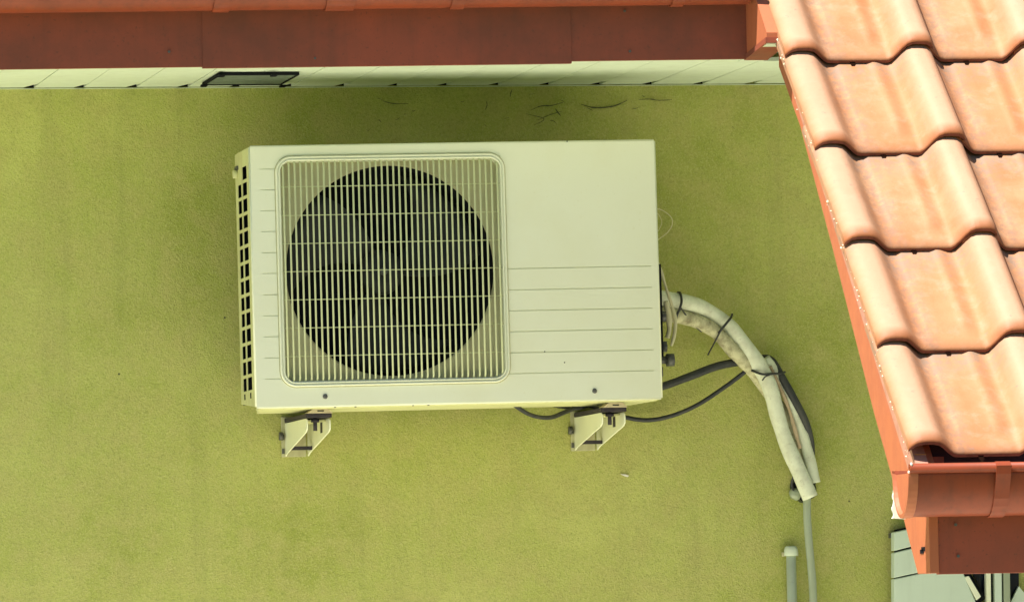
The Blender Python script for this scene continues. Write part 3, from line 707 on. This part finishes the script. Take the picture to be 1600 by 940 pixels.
# ------------------------------------------------------------------ wall brackets
def bracket(px, py, ft, label):
    """px,py: photo position of the upper wall corner of the near cheek"""
    o = P(px, py, 0.005); X, Z = o.x, o.z
    t = thing('wall_bracket', label, 'bracket', (X, 0, Z - .08), 'brackets carrying the air conditioner')
    D1, W1, T1, HB = .325, .052, .003, .072
    # ft = height of the AC underside over the cheek top at the front
    zt = lambda d: Z + 0.001 * d
    def cheek(x):
        pts = [(-.004, zt(0)), (-D1 + .012, zt(.3)), (-D1 + .003, zt(.3) - .004), (-D1, zt(.3) - .012), (-D1 + .002, zt(.3) - .024), (-D1 + .02, zt(.3) - .030), (-.030, Z - HB + .006), (-.004, Z - HB)]
        return MB().prism([(x, y, z) for y, z in pts], (T1, 0, 0))
    obj('cheek', cheek(X), 'ac_white', t, bevel=.0008); obj('cheek', cheek(X + W1 - T1), 'ac_white', t, bevel=.0008)
    wp = obj('wall_plate', MB().box((X - .008, -.006, Z - HB - .001), (X + W1 - .006, -.001, Z + .014)), 'ac_tan', t, bevel=.001)  # tan colour holds the dimness between the cheeks
    for zz in (Z - .030, Z - .060):
        obj('plate_slot', MB().box((X - .0075, -.0078, zz - .006), (X - .002, -.0062, zz + .005)), 'bolt', wp)
    obj('cross_bar', MB().box((X + T1 + .0005, -.075, Z - .060), (X + W1 - T1 - .0005, -.060, Z - .052)), 'rubber', t)
    obj('wall_bolt', MB().cyl((X - .014, -.012, Z - .028), (X - .006, -.012, Z - .028), .009, 8), 'bolt', t)
    obj('top_web', MB().box((X + T1 + .0005, -D1 + .05, Z - .005), (X + W1 - T1 - .0005, -.007, Z - .002)), 'ac_cream', t)
    xc = X + W1 * .42
    mb = MB().box((xc + .0165, -D1 + .020, Z - .0225), (xc + .0172, -D1 + .058, Z - .0055)); mb.box((xc + .0165, -D1 + .035, Z - .034), (xc + .0172, -D1 + .048, Z - .0226))
    obj('slot', MB().box((X + W1 - T1 - .0012, -D1 + .10, Z - .028), (X + W1 - T1 - .0003, -D1 + .125, Z - .006)), 'rubber', t)
    obj('bolt', MB().cyl((xc, -D1 + .025, Z - .026), (xc, -D1 + .025, Z + .004), .0045, 10).cyl((xc, -D1 + .025, Z - .008), (xc, -D1 + .025, Z - .001), .009, 6), 'rubber', t)
    pad = MB()
    x0_, x1_ = X - .001, X + W1 + .003
    zz = Z + .0015
    pad.box((x0_, -D1 + .004, zz), (x1_, -.007, zz + ft)); po = obj('rubber_pad', pad, 'rubber', t, bevel=.001)
    # foot of the unit, folded steel tab resting on the pad
    fz = zz + ft + .0005
    q = [(X + .001, fz), (X + W1 + .003, fz), (X + W1 - .008, fz + .010), (X + .014, fz + .010)]
    obj('foot', MB().prism([(x, -D1 - .010, z) for x, z in q], (0, .05, 0)), 'foot', t)
    obj('foot_slot', MB().box((X + .022, -D1 - .0108, fz + .0035), (X + .036, -D1 - .0102, fz + .006)), 'dark', t)
bracket(445, 661, .0085, 'cream steel wall bracket under the fan end of the air conditioner')
bracket(897, 652, .0085, 'cream steel wall bracket under the pipe end of the air conditioner')

# ------------------------------------------------------------------ pipes, cables and ties
def px_path(pts, n=8): return spline([P(*p) for p in pts], n)
def lumpy(n, r, amp, seed):
    rnd = random.Random(seed); k = [rnd.uniform(-1, 1) for _ in range(n // 4 + 3)]; out = []
    for i in range(n): t = i / 4; j = int(t); f = t - j; out.append(r * (1 + amp * (k[j] * (1 - f) + k[j + 1] * f)))
    return out
def tube_thing(name, label, cat, pts, r, m, seg=14, amp=0.0, seed=1, group=None, flat=1.0, wob=0.0):
    p = px_path(pts); mb = MB().sweep(p, lumpy(len(p), r, amp, seed), seg, flat=flat, wob=wob)
    o = obj(name, mb, m); return tag(o, label, cat, group)
tube_thing('insulated_pipe', 'thick pale foam insulated pipe, uppermost of the bundle curving down the wall', 'pipe',
           [(1010, 462, .20), (1047, 468, .17), (1090, 478, .12), (1128, 500, .09), (1158, 532, .08), (1184, 568, .075), (1203, 605, .07), (1215, 650, .065), (1230, 695, .06), (1248, 735, .06), (1266, 777, .06)], .0172, 'foam', 20, .07, 3, 'insulated refrigerant pipes', wob=.012)
tube_thing('insulated_pipe', 'dirty beige foam insulated pipe, underside of the bundle beside the unit', 'pipe',
           [(1010, 490, .20), (1050, 492, .16), (1090, 502, .12), (1120, 520, .10), (1145, 547, .085), (1165, 567, .07), (1192, 600, .05), (1225, 650, .035), (1242, 700, .03), (1258, 740, .03)], .0150, 'foam_old', 18, .08, 5, 'insulated refrigerant pipes', wob=.02)
tube_thing('insulated_pipe', 'thinner pale insulated pipe on the right of the bundle, cut off shorter', 'pipe',
           [(1195, 560, .055), (1222, 600, .05), (1240, 640, .05), (1254, 680, .045), (1265, 718, .045), (1273, 754, .045)], .0128, 'foam', 14, .1, 8, 'insulated refrigerant pipes', wob=.02)
tube_thing('foil_strip', 'torn pinkish tape strip running down between the insulated pipes', 'tape',
           [(1203, 572, .068), (1219, 605, .064), (1233, 640, .062), (1243, 675, .060), (1250, 700, .057)], .0042, 'pink', 8, .25, 9)
tube_thing('power_cable', 'thick black cable sagging from the unit up to the pipe bundle', 'cable',
           [(1000, 612, .20), (1036, 603, .16), (1080, 587, .12), (1120, 572, .09), (1160, 564, .055), (1186, 560, .035), (1205, 563, .045), (1222, 590, .06), (1243, 628, .06), (1258, 658, .055), (1266, 688, .04), (1268, 720, .03)], .0088, 'cable', 14, .03, 2)
tube_thing('thin_cable', 'thin black cable looping below the unit from the fan side to the bundle', 'cable',
           [(785, 618, .20), (806, 634, .17), (830, 648, .15), (858, 652, .13), (884, 643, .11), (912, 632, .09), (940, 640, .04), (975, 651, .03), (1012, 656, .03), (1050, 649, .04), (1090, 632, .05), (1130, 606, .055), (1152, 590, .06), (1170, 576, .065), (1180, 572, .045)], .0048, 'cable', 10, .03, 4)
tube_thing('thin_cable', 'short black cable end crossing beside the right bracket', 'cable',
           [(845, 622, .15), (858, 631, .12), (880, 636, .10), (900, 638, .09), (918, 634, .09)], .0036, 'cable', 8, .03, 6)
tube_thing('cream_cord', 'frayed cream cord hanging beside the right side of the unit', 'cord',
           [(1026, 408, .24), (1034, 428, .235), (1041, 450, .235), (1050, 478, .23), (1055, 500, .23), (1054, 520, .23), (1049, 540, .23)], .0040, 'cream_wire', 8, .35, 12)
tube_thing('cream_cord', 'short cream wrapping tucked against the side valves', 'cord',
           [(1040, 470, .235), (1044, 490, .232), (1046, 512, .23), (1043, 528, .23)], .0062, 'cream_wire', 8, .3, 13)
tube_thing('wire_loop', 'fine pale wire loop sticking out beside the unit, larger loop', 'wire',
           [(1022, 325, .26), (1036, 329, .25), (1049, 340, .25), (1050, 352, .25), (1042, 364, .25), (1030, 373, .255), (1026, 376, .26)], .0009, 'cream_wire', 6)
tube_thing('wire_loop', 'fine pale wire loop sticking out beside the unit, smaller inner loop', 'wire',
           [(1024, 330, .26), (1031, 338, .25), (1034, 348, .25), (1030, 358, .25), (1026, 364, .26)], .0007, 'cream_wire', 6)
# zip ties: loop round the bundle and a loose tail
def tie(label, loop, tail, r=.0022):
    t = thing('cable_tie', label, 'cable tie', P(*loop[0]), 'black ties on the pipe bundle')
    obj('loop', MB().sweep(px_path(loop, 6), r * 1.25, 8), 'cable', t)
    if tail: obj('tail', MB().sweep(px_path(tail, 6), r * .8, 6), 'cable', t)
tie('black cable tie round the bundle nearest the unit, long tail pointing down right',
    [(1059, 457, .145), (1063, 458, .17), (1065, 470, .190), (1062, 482, .185), (1057, 494, .178), (1055, 505, .15)], [(1063, 480, .19), (1074, 495, .15), (1085, 508, .13), (1096, 518, .11)])
tie('black cable tie round the middle of the bundle, tail pointing down left',
    [(1144, 491, .07), (1142, 496, .11), (1134, 506, .124), (1126, 516, .124), (1121, 523, .10)], [(1128, 513, .125), (1119, 530, .11), (1112, 543, .09), (1106, 554, .07)])
tie('black cable tie holding pipes and thick cable together, lowest of the ties',
    [(1168, 576, .05), (1176, 579, .08), (1190, 584, .10), (1203, 584, .09), (1220, 583, .068), (1226, 581, .05)], [(1203, 585, .094), (1196, 588, .098), (1191, 594, .094)])
# hole in the wall with foam plug, behind the bundle
hc = P(1256, 762, 0.002)
h = thing('wall_hole', 'dark ragged hole in the stucco where the pipes enter the wall', 'hole', hc)
n = 26; ra = [1 + random.uniform(-.10, .10) for _ in range(n)]
mb = MB().prism([(hc.x + math.cos(2 * PI * k / n) * .030 * ra[k], -.0028, hc.z + math.sin(2 * PI * k / n) * .033 * ra[k]) for k in range(n)], (0, .0024, 0))
obj('hole_rim', mb, 'dust', h)
mb = MB().prism([(hc.x + math.cos(2 * PI * k / n) * .026 * ra[k], -.0042, hc.z + math.sin(2 * PI * k / n) * .029 * ra[-k]) for k in range(n)], (0, .0012, 0))
obj('hole_void', mb, 'dark', h)
pc = P(1243, 771, .012)
obj('foam_plug', MB().sweep([pc + V((0, .010, 0)), pc + V((0, -.002, 0)), pc + V((0, -.010, 0)), pc + V((0, -.012, 0))], [.013, .0135, .011, .004], 14, wob=.12), 'pvc', h)
tg = P(1240, 745, .02)
obj('cord_end', MB().sweep(px_path([(1236, 728, .03), (1240, 742, .03), (1237, 755, .02), (1241, 768, .02)]), .0028, 8), 'cable', h)
tube_thing('drain_hose', 'translucent grey drain hose hanging straight down from the pipe bundle', 'hose',
           [(1261, 770, .035), (1261, 800, .035), (1263, 835, .035), (1267, 880, .035), (1270, 920, .035), (1271, 1000, .035), (1271, 1400, .035)], .0088, 'pvc', 16, .02, 3)
cp = thing('capped_pipe', 'pale plastic pipe stub with a cap standing against the wall below the bundle', 'pipe', P(1236, 1000, .02))
p0 = P(1236, 868, .02); obj('pipe_tube', MB().cyl((p0.x, -.02, p0.z + .006), (p0.x + .002, -.02, GZ + .021), .0108, 18), 'pvc2', cp)
obj('pipe_cap', MB().sweep([(p0.x, -.02, p0.z + .001), (p0.x, -.02, p0.z + .003), (p0.x, -.02, p0.z + .013), (p0.x, -.02, p0.z + .020), (p0.x, -.02, p0.z + .022)], [.0150, .0155, .0152, .013, .010], 20), 'pvc2', cp)
obj('pipe_clip', MB().box((p0.x - .0175, -.018, p0.z - .0005), (p0.x + .0175, -.002, p0.z + .009)), 'foam_old', cp, bevel=.001)
# scraps on the wall
c = P(976, 742, .004)
tag(obj('plaster_flake', MB().prism([c + V((-.009, 0, .003)), c + V((-.002, 0, -.001)), c + V((.006, 0, -.004)), c + V((.010, 0, -.001)), c + V((.003, 0, .002))], (0, .003, 0)), 'white'), 'tiny white plaster flake on the wall below the right bracket', 'flake')
webs = [([(908, 163), (925, 168), (945, 168), (962, 165), (980, 157)], .0017), ([(880, 160), (862, 165), (845, 166), (830, 172)], .0013), ([(998, 156), (1015, 155), (1030, 157), (1050, 156)], .0010),
        ([(840, 188), (858, 180), (878, 174)], .0009), ([(868, 170), (871, 175), (876, 181)], .0014), ([(598, 158), (615, 162), (638, 162)], .0010), ([(800, 140), (798, 146), (797, 152)], .0010), ([(760, 158), (761, 165), (758, 172)], .0010), ([(822, 178), (850, 186), (834, 196)], .0008)]
for _ in range(16):
    x, y = random.uniform(560, 1200), random.uniform(145, 205); a_ = random.uniform(-.5, .5); l_ = random.uniform(3, 12)
    webs.append(([(x, y), (x + l_ * .5, y + random.uniform(-2, 2)), (x + l_, y + l_ * a_)], random.uniform(.0004, .0009)))
wb = thing('cobweb', 'dark dusty cobweb strands clinging to the wall below the soffit', 'cobweb', P(900, 165, .002))
for pts, r in webs:
    q = spline([P(x, y, .003) for x, y in pts], 5); nq = len(q)
    obj('web_strand', MB().sweep(q, [r * (.35 + .65 * math.sin(PI * min(1, (i + .5) / nq))) * random.uniform(.6, 1.2) for i in range(nq)], 6), 'dust', wb)
